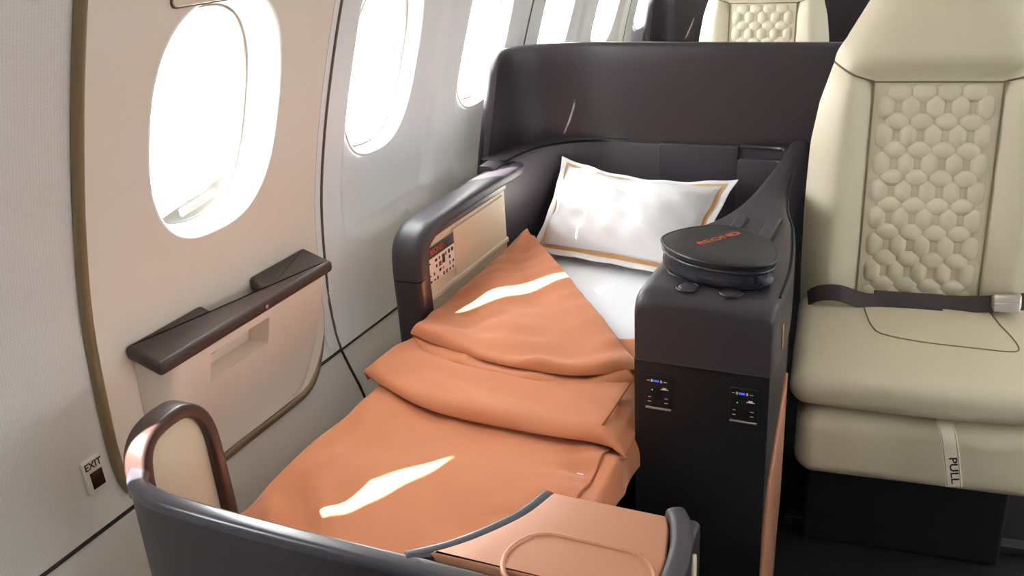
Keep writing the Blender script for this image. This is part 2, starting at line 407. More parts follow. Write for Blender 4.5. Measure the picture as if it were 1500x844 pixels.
def capmap(y, d, z): return (-1.176 + d * .88, y, z + .007 * math.cos(d / .083 * 3.6) + .002 + (.006 if d < .012 else 0))
add('leather_cap', pad(fillet(cap, .010), .678, .704, .010, 5, mp=capmap), 'capleather', t)
add('button', rbox((-1.106, 1.262, .684), (.008, .010, .010), .0039, 2), 'metal', t)
# ---------------------------------------------------------------- exit sign
t = thing('exit_sign', 'small white framed EXIT sign on the woven wall panel', 'sign', (-1.19, .882, .506))
mpw = lambda y, z, d: (wx(z) + d, y, z)
add('frame', pad([(.882 + a, .535 + b) for a, b in rrect(.040, .060, .004)], -.002, .006, .003, mp=mpw), 'signframe', t)
add('lens', pad([(.884 + a, .526 + b) for a, b in rrect(.025, .030, .001)], .004, .0066, .0004, mp=mpw), 'signlens', t)
text('lettering', 'EXIT', .0175, frame((wx(.552) + .0062, .8825, .5525), (0, 1, 0), (0, 0, 1)), 'print_', t, .0004, .95, bold=.022)

# ---------------------------------------------------------------- privacy shell (near + far)
def make_shell():
    t = thing('privacy_shell', '', 'seat shell', (-.4, 2.5, 0))
    U = smooth_path([(-1.103, 2.12, 0), (-1.103, 2.26, 0), (-1.098, 2.35, 0), (-1.07, 2.425, 0), (-1.01, 2.475, 0), (-.92, 2.499, 0), (-.80, 2.503, 0), (-.4, 2.503, 0), (0, 2.503, 0), (.34, 2.503, 0)], 10)
    L = [0]
    for i in range(1, len(U)): L.append(L[-1] + (U[i] - U[i - 1]).length)
    def at(s):
        s = max(0, min(L[-1] - 1e-6, s)); i = max(k for k in range(len(L) - 1) if L[k] <= s); f = (s - L[i]) / (L[i + 1] - L[i])
        p = U[i].lerp(U[i + 1], f); tt = (U[i + 1] - U[i]).normalized(); return p, Vector((-tt.y, tt.x, 0))
    zt, zb = .992, .40
    prof = []
    rr = .012
    # height sections: inner face up, over the top, outer face down
    zz = [zb] + ls(.6, zt - rr, 10)
    sec = [(0, z) for z in zz] + [(rr - rr * math.cos(a), zt - rr + rr * math.sin(a)) for a in ls(math.pi / 8, math.pi / 2, 4)] + [(.034 - rr + rr * math.sin(a), zt - rr + rr * math.cos(a)) for a in ls(0, math.pi / 2, 5)] + [(.034, z) for z in reversed(zz)]
    ss = ls(0, .06, 8) + ls(.075, .55, 26) + ls(.6, 1.45, 10)
    def f(s, k):
        d, z = sec[int(k)]
        # front edge slants back towards the top, with a rounded top corner
        drop = .055 * (1 - math.sqrt(max(0, 1 - (1 - min(1, s / .055)) ** 2)))
        zq = z - drop * sstep(.75, zt, z)
        s0 = .10 + .11 * sstep(.62, 1.0, zq)
        p, n = at(s0 + s); e = min(1, s / .014); e = math.sqrt(max(0, 1 - (1 - e) ** 2))
        dd = .017 + (d - .017) * (.25 + .75 * e)
        return (p.x + n.x * dd, p.y + n.y * dd, zq)
    v, fc = grid(f, ss, list(range(len(sec))))
    nk = len(sec); fc = list(fc) + [tuple(range(nk))]
    add('upper_shell', (v, fc), 'shell', t)
    lw = smooth_path([(-1.035, 2.15, 0), (-1.035, 2.26, 0), (-1.01, 2.37, 0), (-.95, 2.45, 0), (-.86, 2.49, 0), (-.76, 2.497, 0), (-.5, 2.497, 0), (.34, 2.497, 0)], 8)
    add('lower_shell', sweep(lw, [(-.0, .0), (0, .70), (-.006, .715), (-.02, .722), (-.05, .722), (-.05, 0)], (0, 0, 1)), 'shellup', t)
    up_ = [(p.x, p.y) for p in U if p.x < -.78 and p.y > 2.2]; lo_ = [(p.x, p.y) for p in lw if p.x < -.78 and p.y > 2.2]
    def led(u, v):
        a = up_[int(u * (len(up_) - 1))]; b = lo_[int(u * (len(lo_) - 1))]
        return (a[0] + (b[0] - a[0]) * v, a[1] + .01 * (1 - v) + (b[1] - a[1]) * v, .7235)
    add('shelf', grid(led, ls(0, 1, 40), ls(-.1, 1, 4)), 'shell', t)
    add('back_panel', pad([(-.578 + a, .595 + b) for a, b in rrect(.222, .25, .006)], -.01, .012, .004, mp=lambda x, z, d: (x, 2.497 - d, z)), 'shellup', t)
    add('niche_panel', pad([(-.40 + a, .565 + b) for a, b in rrect(.125, .27, .012)], 0, .02, .006, mp=lambda x, z, d: (x, 2.46 - d, z)), 'shellup', t)
    add('niche_rim', tube(smooth_path([(-.462, 2.485, .722), (-.40, 2.483, .722), (-.355, 2.47, .724), (-.335, 2.43, .727), (-.333, 2.36, .728)], 6), .006, 8), 'shell', t)
    return t
shell = make_shell(); shell['label'] = 'dark wraparound seat shell behind the white pillow'
def copy_tree(o, parent=None):
    c = o.copy(); COL.objects.link(c); c.parent = parent
    for ch in [q for q in bpy.data.objects if q.parent == o]: copy_tree(ch, c)
    return c
PITCH = 1.55
sh2 = copy_tree(shell); sh2.location.y += PITCH; sh2['label'] = 'dark far seat shell behind the upright cream seat by the window'
shell['group'] = sh2['group'] = 'dark seat shells'

# ---------------------------------------------------------------- window side armrest
t = thing('window_armrest', 'dark curved armrest with cream side panel between bed and sidewall', 'armrest', (-1.03, 1.70, 0))
ap = smooth_path([(-1.036, 1.676, .592), (-1.036, 1.677, .625), (-1.036, 1.684, .660), (-1.036, 1.708, .683), (-1.036, 1.755, .694), (-1.036, 1.90, .697), (-1.036, 2.05, .696), (-1.036, 2.20, .693), (-1.036, 2.285, .690)], 6)
P = [Vector(p) for p in ap]; rings = []
base = rrect(1, 1, .28, 4)
for i, p in enumerate(P):
    t_ = (P[min(i + 1, len(P) - 1)] - P[max(i - 1, 0)]).normalized(); s_ = Vector((1, 0, 0)); u_ = s_.cross(t_).normalized(); q = i / (len(P) - 1)
    wd = .076; hh = .060 - .025 * sstep(.15, .55, q)
    if q > .86: e = math.sqrt(max(0, 1 - ((q - .86) / .14) ** 2)) ; wd *= .25 + .75 * e; hh *= .5 + .5 * e
    rings.append([p + s_ * a * wd + u_ * b * hh for a, b in base])
add('arm_pad', loft(rings), 'shellup', t)
add('post', sweep([(-1.036, 1.676, .590), (-1.036, 1.678, .50), (-1.036, 1.682, .30), (-1.036, 1.682, .002)], rrect(.072, .058, .012), (0, -1, 0)), 'shell', t)
add('side_panel', rbox((-1.035, 1.92, .425), (.03, .48, .53), .006, 3), 'creamp', t)
add('panel_ledge', rbox((-1.018, 1.92, .522), (.012, .47, .016), .005, 3), 'creamp', t)
add('card_pocket', rbox((-1.0205, 1.995, .588), (.010, .29, .125), .004, 3), 'creamp', t)
cp = sweep(smooth_path([(-1.015, 1.707, .42), (-1.015, 1.706, .60), (-1.015, 1.714, .645), (-1.015, 1.744, .668), (-1.015, 1.80, .674), (-1.015, 2.15, .672)], 6), rrect(.020, .008, .003), (1, 0, 0))
add('inner_trim', cp, 'brown', t)
# safety card
t = thing('safety_card', 'white printed safety card with dark header in the armrest panel', 'card', (-1.016, 1.78, .553))
mpc = lambda y, z, d: (-1.0185 + d, y, z)
add('card_sheet', pad([(1.787 + a, .598 + b) for a, b in rrect(.148, .088, .004)], 0, .0012, .0004, 2, mp=mpc), 'white', t)
add('header_band', pad([(1.787 + a, .629 + b) for a, b in rrect(.148, .027, .003)], .0010, .0018, .0003, 2, mp=mpc), 'cardhead', t)
text('lettering', 'BEOND', .0185, frame((-1.0165, 1.765, .629), (0, 1, 0), (0, 0, 1)), 'orange', t, .0003, 1.0)
pk = []; pr = []
rnd = random.Random(3)
for r_ in range(4):
    for c_ in range(9):
        if rnd.random() < .25: continue
        y = 1.712 + c_ * .0158 + rnd.uniform(-.002, .002); z = .605 - r_ * .0148
        (pr if rnd.random() < .12 else pk).append(box((-1.0168, y, z), (.0006, rnd.uniform(.004, .010), rnd.uniform(.003, .010))))
pk.append(box((-1.0168, 1.795, .597), (.0008, .012, .022)))
for q in range(3): pk.append(box((-1.0164, 1.825, .634 - q * .005), (.0004, .034, .0015)))
add('pictograms', join(*pk), 'print_', t)['kind'] = 'stuff'; add('red_pictograms', join(*pr, box((-1.0168, 1.777, .590), (.0009, .012, .011))), 'red', t)['kind'] = 'stuff'

# ---------------------------------------------------------------- bed
t = thing('bed', 'flat seat bed with white quilted sheet beside the dark console', 'bed', (-.72, 1.65, 0))
def mat_fn(q):
    q.x = min(q.x, -.462)
    if q.y < 1.5: q.x = max(q.x, -.962)
    if q.z > .40: q.z += .004 * math.sin(q.x * 9) * math.sin(q.y * 7)
    if q.y > 1.5: q.x = max(q.x, -1.012 + .18 * max(0, q.y - 2.25))
    return q
add('mattress', rbox((-.73, 1.63, .385), (.575, 1.58, .11), .035, 24, mat_fn), 'sheet', t)
add('bed_base', rbox((-.73, 1.63, .165), (.50, 1.5, .33), .01, 2), 'black', t)

# ---------------------------------------------------------------- pillow
t = thing('pillow', 'white pillow with tan band trim leaning on the dark shell', 'pillow', (-.72, 2.25, .445))
c00, c10, c01, c11 = Vector((-.985, 2.235, .462)), Vector((-.50, 2.135, .462)), Vector((-.955, 2.425, .685)), Vector((-.45, 2.40, .655))
nrm = (c10 - c00).cross(c01 - c00).normalized()
if nrm.y > 0: nrm = -nrm
def pil(u, v, lift=0, sgn=1):
    x, y = (u + 1) / 2, (v + 1) / 2
    # corner ears: sides pulled in between corners
    uu = u * (1 - .055 * (1 - v * v)); vv = v * (1 - (.24 if v > 0 else .03) * (1 - u * u) ** 1.0)
    x, y = (uu + 1) / 2, (vv + 1) / 2
    p = (c00 * (1 - x) + c10 * x) * (1 - y) + (c01 * (1 - x) + c11 * x) * y
    au, av = min(1, abs(u) / .90), min(1, abs(v) / .86)
    b = ((1 - au ** 2.4) * (1 - av ** 2.4)) ** .55
    wr = noise.noise(Vector((u * 2.2, v * 2.6, 1.3 * sgn))) * .014 + noise.noise(Vector((u * 5 + v * 3, v * 4 - u, 4))) * .008
    fl = .004 * math.sin(u * 14 + 1) * math.sin(v * 11) * (1 - b)
    return p + nrm * (sgn * (.095 * b + .0015) + wr * min(1, b * 2) + fl + lift)
uu = ls(-1, 1, 61); vv = ls(-1, 1, 45)
fr_, bk_ = grid(lambda u, v: pil(u, v), uu, vv), grid(lambda u, v: pil(u, v, 0, -1), uu, vv)
add('pillow_body', join(fr_, bk_), 'pillow', t, sharp=80)
def band(u0, v0, u1, v1, du, dv, n=40):
    return grid(lambda a, b: pil(u0 + (u1 - u0) * a + du * b, v0 + (v1 - v0) * a + dv * b, .0022), ls(0, 1, n), ls(0, 1, 4))
for bnd in (band(-.93, -.93, -.93, .92, .035, 0), band(.93, -.93, .93, .92, -.035, 0), band(-.93, -.90, .93, -.90, 0, .055), band(-.93, .92, .93, .92, 0, -.05)):
    add('tan_band', bnd, 'tan', t)

# ---------------------------------------------------------------- blanket
t = thing('blanket', 'terracotta velvet blanket folded back across the bed', 'blanket', (-.72, 1.3, .44))
def N(x, y, z=0): return noise.noise(Vector((x, y, z)))
def patch(edges, z0, th, fold, n=64, m=48, rr=.02, seed=0, skirt=True):
    """edges: 4 curve functions bottom(u), top(u), left(v), right(v) -> (x,y); soft rounded rim"""
    B, T, Lf, Rt = edges
    def f(u, v):
        b, tt, l, r = Vector(B(u)), Vector(T(u)), Vector(Lf(v)), Vector(Rt(v))
        p = b * (1 - v) + tt * v + l * (1 - u) + r * u - (Vector(B(0)) * (1 - u) * (1 - v) + Vector(B(1)) * u * (1 - v) + Vector(T(0)) * (1 - u) * v + Vector(T(1)) * u * v)
        return p
    def eu(q): return q
    us = [0] + [.5 - .5 * math.cos(math.pi * k / n) * 1 for k in range(n + 1)] + [1]; vs = [0] + [.5 - .5 * math.cos(math.pi * k / m) for k in range(m + 1)] + [1]
    sz = ((Vector(B(0)) - Vector(B(1))).length, (Vector(Lf(0)) - Vector(Lf(1))).length)
    def g_(iu, iv):
        u, v = us[int(iu)], vs[int(iv)]; p = f(u, v)
        d = min(u * sz[0], (1 - u) * sz[0], v * sz[1], (1 - v) * sz[1])
        k = 1 if d > rr else math.sqrt(max(0, 1 - (1 - d / rr) ** 2))
        if int(iu) == 0: p = f(.022, v)
        if int(iu) == n + 2: p = f(.978, v)
        if int(iv) == 0: p = f(u, .05)
        edge = int(iu) in (0, n + 2) or int(iv) in (0, m + 2)
        z = z0(p.x, p.y) + (0 if edge else th * (.35 + .65 * k) + fold(p.x, p.y, u, v) * k)
        return (p.x, p.y, z)
    return grid(g_, list(range(n + 3)), list(range(m + 3)))
def poly_curve(pts):
    P_ = smooth_path([(a, b, 0) for a, b in pts], 12)
    L = [0]
    for i in range(1, len(P_)): L.append(L[-1] + (P_[i] - P_[i - 1]).length)
    def f(u):
        s = max(0, min(1, u)) * L[-1]; i = 0
        while i < len(L) - 2 and L[i + 1] < s: i += 1
        k = (s - L[i]) / max(1e-9, L[i + 1] - L[i]); p = P_[i].lerp(P_[i + 1], k); return (p.x, p.y)
    return f
# base layer: a height field that falls over both sides of the mattress
def base_f(u, v):
    y = .80 + .95 * v
    s = -1.10 + .715 * u                       # developed width
    xl, xr = -.985 + .03 * (1 - v), -.462 + .03 * (1 - v)
    x, z = s, .456
    if s < xl: d = xl - s; x = xl - .022 * math.sin(min(1, d / .035) * math.pi / 2); z -= max(0, d - .012) * 1.0
    if s > xr:
        d = s - xr; x = xr + .026 * math.sin(min(1, d / .05) * math.pi / 2) + .004 * math.sin(y * 50) * min(1, d / .05); z -= max(0, d - .02) * 1.35
    z += .009 * N(x * 5, y * 4) + .006 * N(x * 12 + y * 4, y * 9, 2) + .003 * math.exp(-((x + .92) / .06) ** 2) * math.sin(y * 34 + x * 20)
    # creases at the foot end and next to the console
    z += .012 * math.exp(-((y - .98) / .08) ** 2) * math.exp(-((x + .88) / .09) ** 2) * math.sin(x * 60 + y * 45)
    z += .010 * N(x * 9 + y * 9, y * 26 - x * 9, 5) * math.exp(-((x + .50) / .07) ** 2) + .007 * N(x * 20, y * 12 + x * 9, 8) * math.exp(-((x + .95) / .07) ** 2)
    z += .008 * math.exp(-((x + .47) / .05) ** 2) * math.sin(y * 55 + x * 30) * sstep(1.0, 1.2, y)
    return (x, y, z)
bb = grid(base_f, ls(0, 1, 80), ls(0, 1, 100))
ob = add('blanket_body', bb, 'blanket', t, sharp=80)
add('hem_seam', tube([Vector(base_f(.898 + .004 * math.sin(v * 9), v)) + Vector((0, 0, .0012)) for v in ls(.15, .62, 40)], .0022, 6), 'seamblk', t)
# second layer folded back
E1 = [(-1.035, 1.445), (-.965, 1.405), (-.81, 1.345), (-.61, 1.333), (-.485, 1.338), (-.425, 1.322)]
z1 = lambda x, y: .452 - max(0, x + .45) * .35
def fold1(x, y, u, v):
    return .009 * N(x * 4, y * 9, 7) + .006 * N(x * 7 + y * 4, y * 17 + x * 4, 9) + .005 * math.sin(x * 20 + y * 26) * math.exp(-v * 5) + .006 * math.sin((y + x * .35) * 50) * sstep(.75, .95, u) * .8 - .02 * sstep(.9, 1, u) + .004 * math.sin(x * 30 - y * 40) * (1 - sstep(0, .3, u))
l1 = patch((poly_curve(E1), poly_curve([(-1.0, 1.74), (-.72, 1.72), (-.44, 1.74)]), poly_curve([(-1.035, 1.445), (-1.01, 1.60), (-1.0, 1.74)]), poly_curve([(-.425, 1.322), (-.435, 1.5), (-.44, 1.74)])), z1, .036, fold1, 110, 60, .024)
add('folded_layer', l1, 'blanket', t, sharp=80)
add('hem_seam', tube([(x, y, .4905) for x, y in [(-.478, 1.36), (-.477, 1.42), (-.477, 1.50), (-.477, 1.56)]], .002, 6), 'seamblk', t)
# upper flap (triangular corner turned towards the wall)
z2 = lambda x, y: .470
def flap_patch(off, th, zb, grow):
    A, Bp, Cc = (-.998, 1.585), (-1.0, 2.24), (-.49, 1.60)
    bot = poly_curve([(A[0], A[1]), (-.92, 1.553 - grow), (-.77, 1.512 - grow), (-.59, 1.508 - grow), (-.47, 1.575 - grow)])
    top = poly_curve([(-1.0, 2.245), (-.985, 2.24), (-.97, 2.225)])
    lf = poly_curve([A, (-.992, 1.70), (-.99, 1.86), (-.995, 2.10), (-1.0, 2.245)])
    rt = poly_curve([(-.47, 1.575 - grow), (-.59, 1.735), (-.745, 1.94), (-.90, 2.125), (-.97, 2.225)])
    def fold(x, y, u, v):
        return .010 * N(x * 7 - y * 3, y * 5 + x * 5, off) + .006 * N(x * 16 - y * 12, y * 5 + x * 6, off + 3) + .006 * math.sin((x * .8 + y * .55) * 42 + off) * (.3 + .7 * (1 - v)) * .8 + .016 * math.exp(-((u - .18) / .16) ** 2) * sstep(.1, .6, v) + .004 * math.sin(v * 60 - u * 8) * math.exp(-v * 6)
    return patch((bot, top, lf, rt), lambda x, y: zb, th, fold, 110, 80, .015)
add('folded_layer', flap_patch(1.0, .028, .466, .030), 'blanket', t, sharp=80)
add('corner_flap', flap_patch(2.2, .026, .488, 0), 'blanket', t, sharp=80)

# ---------------------------------------------------------------- centre console
t = thing('centre_console', 'dark leather console between the bed and the cream aisle seat', 'console', (-.31, 1.6, 0))
lft = [(-.433, 1.40), (-.433, 1.55), (-.430, 1.68), (-.412, 1.76), (-.386, 1.82), (-.362, 1.92), (-.348, 2.05), (-.338, 2.2), (-.334, 2.33), (-.335, 2.494)]
rgt = [(-.196, 1.40), (-.192, 1.50), (-.200, 1.64), (-.222, 1.80), (-.246, 1.90), (-.262, 2.0), (-.276, 2.10), (-.285, 2.25), (-.288, 2.494)]
lc, rc = poly_curve(lft), poly_curve(rgt)
def ctop(v):   # crest height
    return .742
def cst(i, j):
    pass
NV = 60
def ytx(path, y):
    for a, b in zip(path, path[1:]):
        if a.y <= y <= b.y + 1e-9: return a.x + (b.x - a.x) * (y - a.y) / max(1e-9, b.y - a.y)
    return path[-1].x
LP = smooth_path([(a, b, 0) for a, b in lft], 8); RP = smooth_path([(a, b, 0) for a, b in rgt], 8)
rings = []
def csec(y, ztop, zbot, e=0):
    xl, xr = ytx(LP, y) + e, ytx(RP, y) - e; r = min(.028, (xr - xl) * .35)
    o = [(xl, y, zbot)]
    for a in ls(math.pi, math.pi / 2, 7): o.append((xl + r + r * math.cos(a), y, ztop - r + r * math.sin(a)))
    o += [(xl + (xr - xl) * q, y, ztop + .002 * math.sin(q * math.pi)) for q in (.3, .4, .5, .6, .7)]
    for a in ls(math.pi / 2, 0, 7): o.append((xr - r + r * math.cos(a), y, ztop - r + r * math.sin(a)))
    o.append((xr, y, zbot)); return o
RF = .032
for a in ls(0, math.pi / 2, 9): rings.append(csec(1.40 + RF - RF * math.cos(a), .742 - RF + RF * math.sin(a), .6105, .004 * (1 - math.sin(a))))
for y in ls(1.46, 2.49, 50): rings.append(csec(y, .742, .6105))
rings.insert(0, [(p[0], p[1], min(p[2], .6106)) if False else (p[0], 1.40, .6105 + (p[2] - .6105) * .45) for p in rings[0]])
rings.insert(0, [(p[0], 1.40, .6105) for p in rings[0]])
add('leather_top', loft(rings, True, True), 'console', t, sharp=50)
for pth, dx in ((RP, -.004),):
    add('edge_stitching', tube([(p.x - .004, p.y, .732) for p in pth if 1.45 < p.y < 2.45], .0022, 6), 'piping', t)
add('body', loft([[(ytx(LP, y) + .002, y, .002), (ytx(LP, y) + .002, y, .6085), (ytx(RP, y) - .003, y, .6085), (ytx(RP, y) - .003, y, .002)] for y in [1.402] + ls(1.45, 2.48, 20)]), 'body', t, sharp=30)
add('body_seam', sweep([(-.431, 1.4015, .6095), (-.198, 1.4015, .6095)], rrect(.004, .002, .0008), (0, 0, 1)), 'shellup', t)
cpv = [(1.405, .28), (1.412, .33), (1.425, .375), (1.45, .42), (1.49, .465), (1.56, .51), (1.60, .52), (1.60, .25), (1.50, .02), (1.405, .02)]
add('copper_side_panel', pad([(a, b) for a, b in smooth_path([(a, b, 0) for a, b in cpv[:7]], 4) for a, b in [(a, b)]] if False else cpv, 0, .006, .002, mp=lambda y, z, d: (ytx(RP, y) - .004 + d, y, z)), 'copper', t)
for (x0, x1, y0, y1) in ((-.340, -.318, 1.695, 1.815), (-.278, -.252, 1.675, 1.82)):
    cx_, cy_ = (x0 + x1) / 2, (y0 + y1) / 2
    add('ridge_gap', pad([(cx_ + a, cy_ + b) for a, b in rrect(x1 - x0 + .009, y1 - y0 + .009, .010)], .740, .7452, .0012), 'piping', t)
    add('leather_ridge', pad([(cx_ + a, cy_ + b) for a, b in rrect(x1 - x0, y1 - y0, .007)], .738, .7535, .006), 'console', t)
for x, y in ((-.345, 1.428), (-.272, 1.426)):
    add('button_ring', tube([(x + .018 * math.cos(a), y + .018 * math.sin(a), .7442) for a in ls(0, 2 * math.pi, 29)[:-1]], .0022, 6, True), 'piping', t)
    add('button', loft([[(x + r * math.cos(a), y + r * math.sin(a), z) for a in ls(0, 2 * math.pi, 25)[:-1]] for r, z in ((.0165, .740), (.0165, .745), (.013, .7475), (.005, .7487))]), 'console', t)
add('cup_ring', tube([(-.362 + .036 * math.cos(a), 1.507 + .036 * math.sin(a), .7435) for a in ls(0, 2 * math.pi, 33)[:-1]], .002, 6, True), 'shellup', t)
add('copper_badge', rbox((-.192, 1.47, .655), (.003, .012, .045), .001, 2), 'coppertrim', t)
mpf = lambda x, z, d: (x, 1.402 - d, z)
for cx_, on in ((-.387, 0), (-.239, 1)):
    pn = add('outlet_panel', pad([(cx_ + a, .5505 + b) for a, b in rrect(.047, .064, .004)], -.002, .003, .0012, mp=mpf), 'piping', t); pn['label'] = 'black power outlet panel with small lit ports'
    add('lower_lip', rbox((cx_, 1.3985, .5195), (.046, .005, .004), .0015, 2), 'metal', pn)
    add('socket', pad([(cx_ - .002 + a, .548 + b) for a, b in rrect(.016, .026, .006)], .0025, .0034, .0003, mp=mpf), 'black', pn)
    add('usb_port', box((cx_ - .004, 1.3987, .573), (.010, .0008, .0034)), 'blue', pn)
    add('led', rbox((cx_ - .011, 1.3987, .555), (.0022, .001, .0022), .0005, 2), 'green', pn)
    mk = [box((cx_ + a, 1.3988, .5505 + b), (c_, .0006, d_)) for a, b, c_, d_ in ((-.018, .0225, .005, .0012), (-.012, .0225, .003, .005), (.005, .0225, .003, .005), (.012, .0222, .006, .0012), (-.016, -.010, .005, .0011), (-.016, -.019, .006, .0014), (.014, -.010, .006, .0012), (.014, -.019, .006, .0012), (.011, .0075, .014, .0014), (.011, .0095, .007, .003))]
    add('port_markings', join(*mk), 'white', pn)['kind'] = 'stuff'

# ---------------------------------------------------------------- amenity bag
t = thing('amenity_bag', 'black leather zipped pouch with orange lettering on the console top', 'bag', (-.31, 1.485, .743))
bp_ = [(-.407, 1.492), (-.397, 1.532), (-.366, 1.566), (-.325, 1.583), (-.285, 1.574), (-.243, 1.540), (-.217, 1.499), (-.206, 1.455), (-.213, 1.420), (-.240, 1.402), (-.285, 1.399), (-.335, 1.413), (-.380, 1.447)]
bpo = [(p.x, p.y) for p in smooth_path([(a * 1.018, b * 1.018, 0) for a, b in bp_], 6, True)]
cxb, cyb = -.3125, 1.515
def zc(z): return .7435 + (z - .7435) * .84
def scl(k, dy=0): return [(cxb + (x - cxb) * k, cyb + dy + (y - cyb) * k) for x, y in bpo]
def lev(k, z, dy=0, amp=0): return [(x, y + .0, zc(z)) for i, (x, y) in enumerate(scl(k, dy))]
def side_lev(k, z, dy, bul):
    o = []
    for i, (x, y) in enumerate(scl(k, dy)):
        b = 1 + bul * .03 * math.sin(i * .45) ; o.append((cxb + (x - cxb) * b, cyb + (y - cyb) * b, zc(z)))
    return o
D = .004
add('side_wall', loft([side_lev(.90, .7435, D, 0), side_lev(.945, .7465, D, .3), side_lev(1.0, .757, D * .85, 1), side_lev(.985, .767, D * .6, 1), side_lev(.955, .776, D * .35, .6), side_lev(.97, .784, D * .1, 0)], True, False), 'bagsheen', t)
add('zip_band', loft([lev(.965, .783, D * .1), lev(.972, .785, D * .08), lev(.972, .790, D * .05), lev(.965, .7925, 0)], False, False), 'orange' if False else 'piping', t)
add('lid', loft([lev(.975, .791), lev(.995, .794), lev(.998, .799), lev(.985, .803), lev(.93, .8055), lev(.6, .8068), lev(.2, .8072)], True, True), 'bagleather', t)
add('piping', tube([(x, y, zc(.8010)) for x, y in scl(.998)], .0036, 8, True), 'piping', t)
add('piping', tube([(x, y, zc(.786)) for x, y in scl(.985, D * .08)], .0028, 8, True), 'bagsheen', t)
add('zip_pull', rbox((-.236, 1.440, .768), (.008, .006, .026), .002, 2), 'piping', t)
add('side_tag', rbox((-.403, 1.535, .766), (.004, .006, .012), .001, 2), 'orange', t)
text('lettering', 'BEOND', .0205, frame((-.3166, 1.535, .7976), (.046, .063, 0), (-.063, .046, 0)), 'orange', t, .0004, 1.35)

# ---------------------------------------------------------------- foreground seat shell with footwell arm and table
t = thing('footwell_shell', 'dark curved footwell shell with a looped cream side panel', 'seat shell', (-.66, .74, 0))
wp = smooth_path([(-.975, .945, 0), (-.978, .86, 0), (-.972, .80, 0), (-.948, .765, 0), (-.90, .7475, 0), (-.83, .7415, 0), (-.70, .739, 0), (-.58, .740, 0), (-.46, .742, 0), (-.23, .742, 0)], 8)
def ztop(p):     # height of the rim along the wall path
    return .645
wv = [p for p in wp]
i0 = next(i for i, p in enumerate(wv) if p.y < .80)
add('outer_wall', sweep(wv[i0:], [(-.011, .002), (-.011, .636), (.011, .636), (.011, .002)], (0, 0, 1)), 'shell', t)
add('top_rim', sweep([Vector((p.x, p.y, .643)) for p in wv[i0 - 1:]], rrect(.027, .020, .007), (0, 0, 1)), 'rim', t)
tb = [(p.x, p.y) for p in smooth_path([(-.512, .750, 0), (-.475, .782, 0), (-.443, .822, 0), (-.414, .872, 0), (-.399, .924, 0)], 6)]
add('inner_rim', sweep([Vector((x, y, .643)) for x, y in tb], rrect(.022, .022, .007), (0, 0, 1)), 'rim', t)
add('inner_wall', sweep([Vector((x, y, 0)) for x, y in tb], [(-.008, .3), (-.008, .636), (.008, .636), (.008, .3)], (0, 0, 1)), 'shell', t)
lp = smooth_path([(-.975, .792, .600), (-.975, .794, .640), (-.975, .802, .670), (-.975, .822, .689), (-.976, .858, .6945), (-.977, .889, .690), (-.977, .915, .668), (-.976, .928, .630), (-.974, .931, .56), (-.972, .933, .47), (-.970, .934, .30)], 6)
add('side_loop', sweep(lp, rrect(.022, .040, .006), (1, 0, 0)), 'brown', t)
pp = [(p.y, p.z) for p in lp] + [(.80, .30)]
lip = inset(pp, .004)
add('side_panel', pad(lip, 0, .016, .002, 2, mp=lambda y, z, d: (-.984 + d, y, z)), 'creamp', t)
t = thing('side_table', 'copper side table with stadium groove at the foot of the bed', 'table', (-.32, .84, 0))
tt = inset([(-.498, .7545)] + tb[4:-1] + [(-.396, .928), (-.240, .928), (-.228, .90), (-.216, .84), (-.214, .756)], .007)
add('table_top', pad(tt, .632, .656, .004, 3), 'copper', t)
st = [(p[0], p[1]) for p in ([(-.355 + .044 * math.cos(a), .790 + .05 * math.sin(a)) for a in ls(math.pi / 2, 3 * math.pi / 2, 16)] + [(-.268 + .044 * math.cos(a), .790 + .05 * math.sin(a)) for a in ls(-math.pi / 2, math.pi / 2, 16)])]
add('groove_ring', tube([(x, y, .6555) for x, y in st], .0035, 8, True), 'copper', t)
add('table_body', pad(inset(tt, .022), .002, .634, .003, 2), 'body', t)
ec = smooth_path([(-.236, .935, .640), (-.222, .905, .644), (-.210, .85, .645), (-.207, .756, .645)], 6)
add('end_cap', sweep(ec, rrect(.026, .038, .009), (0, 0, 1)), 'shellup', t)
add('latch', pad([(.885 + a, .61 + b) for a, b in rrect(.016, .05, .0079)], 0, .004, .0015, mp=lambda y, z, d: (-.203 + d, y, z - .0)), 'creamp', t)
add('end_panel', rbox((-.215, .85, .33), (.022, .17, .64), .008, 2), 'shell', t)

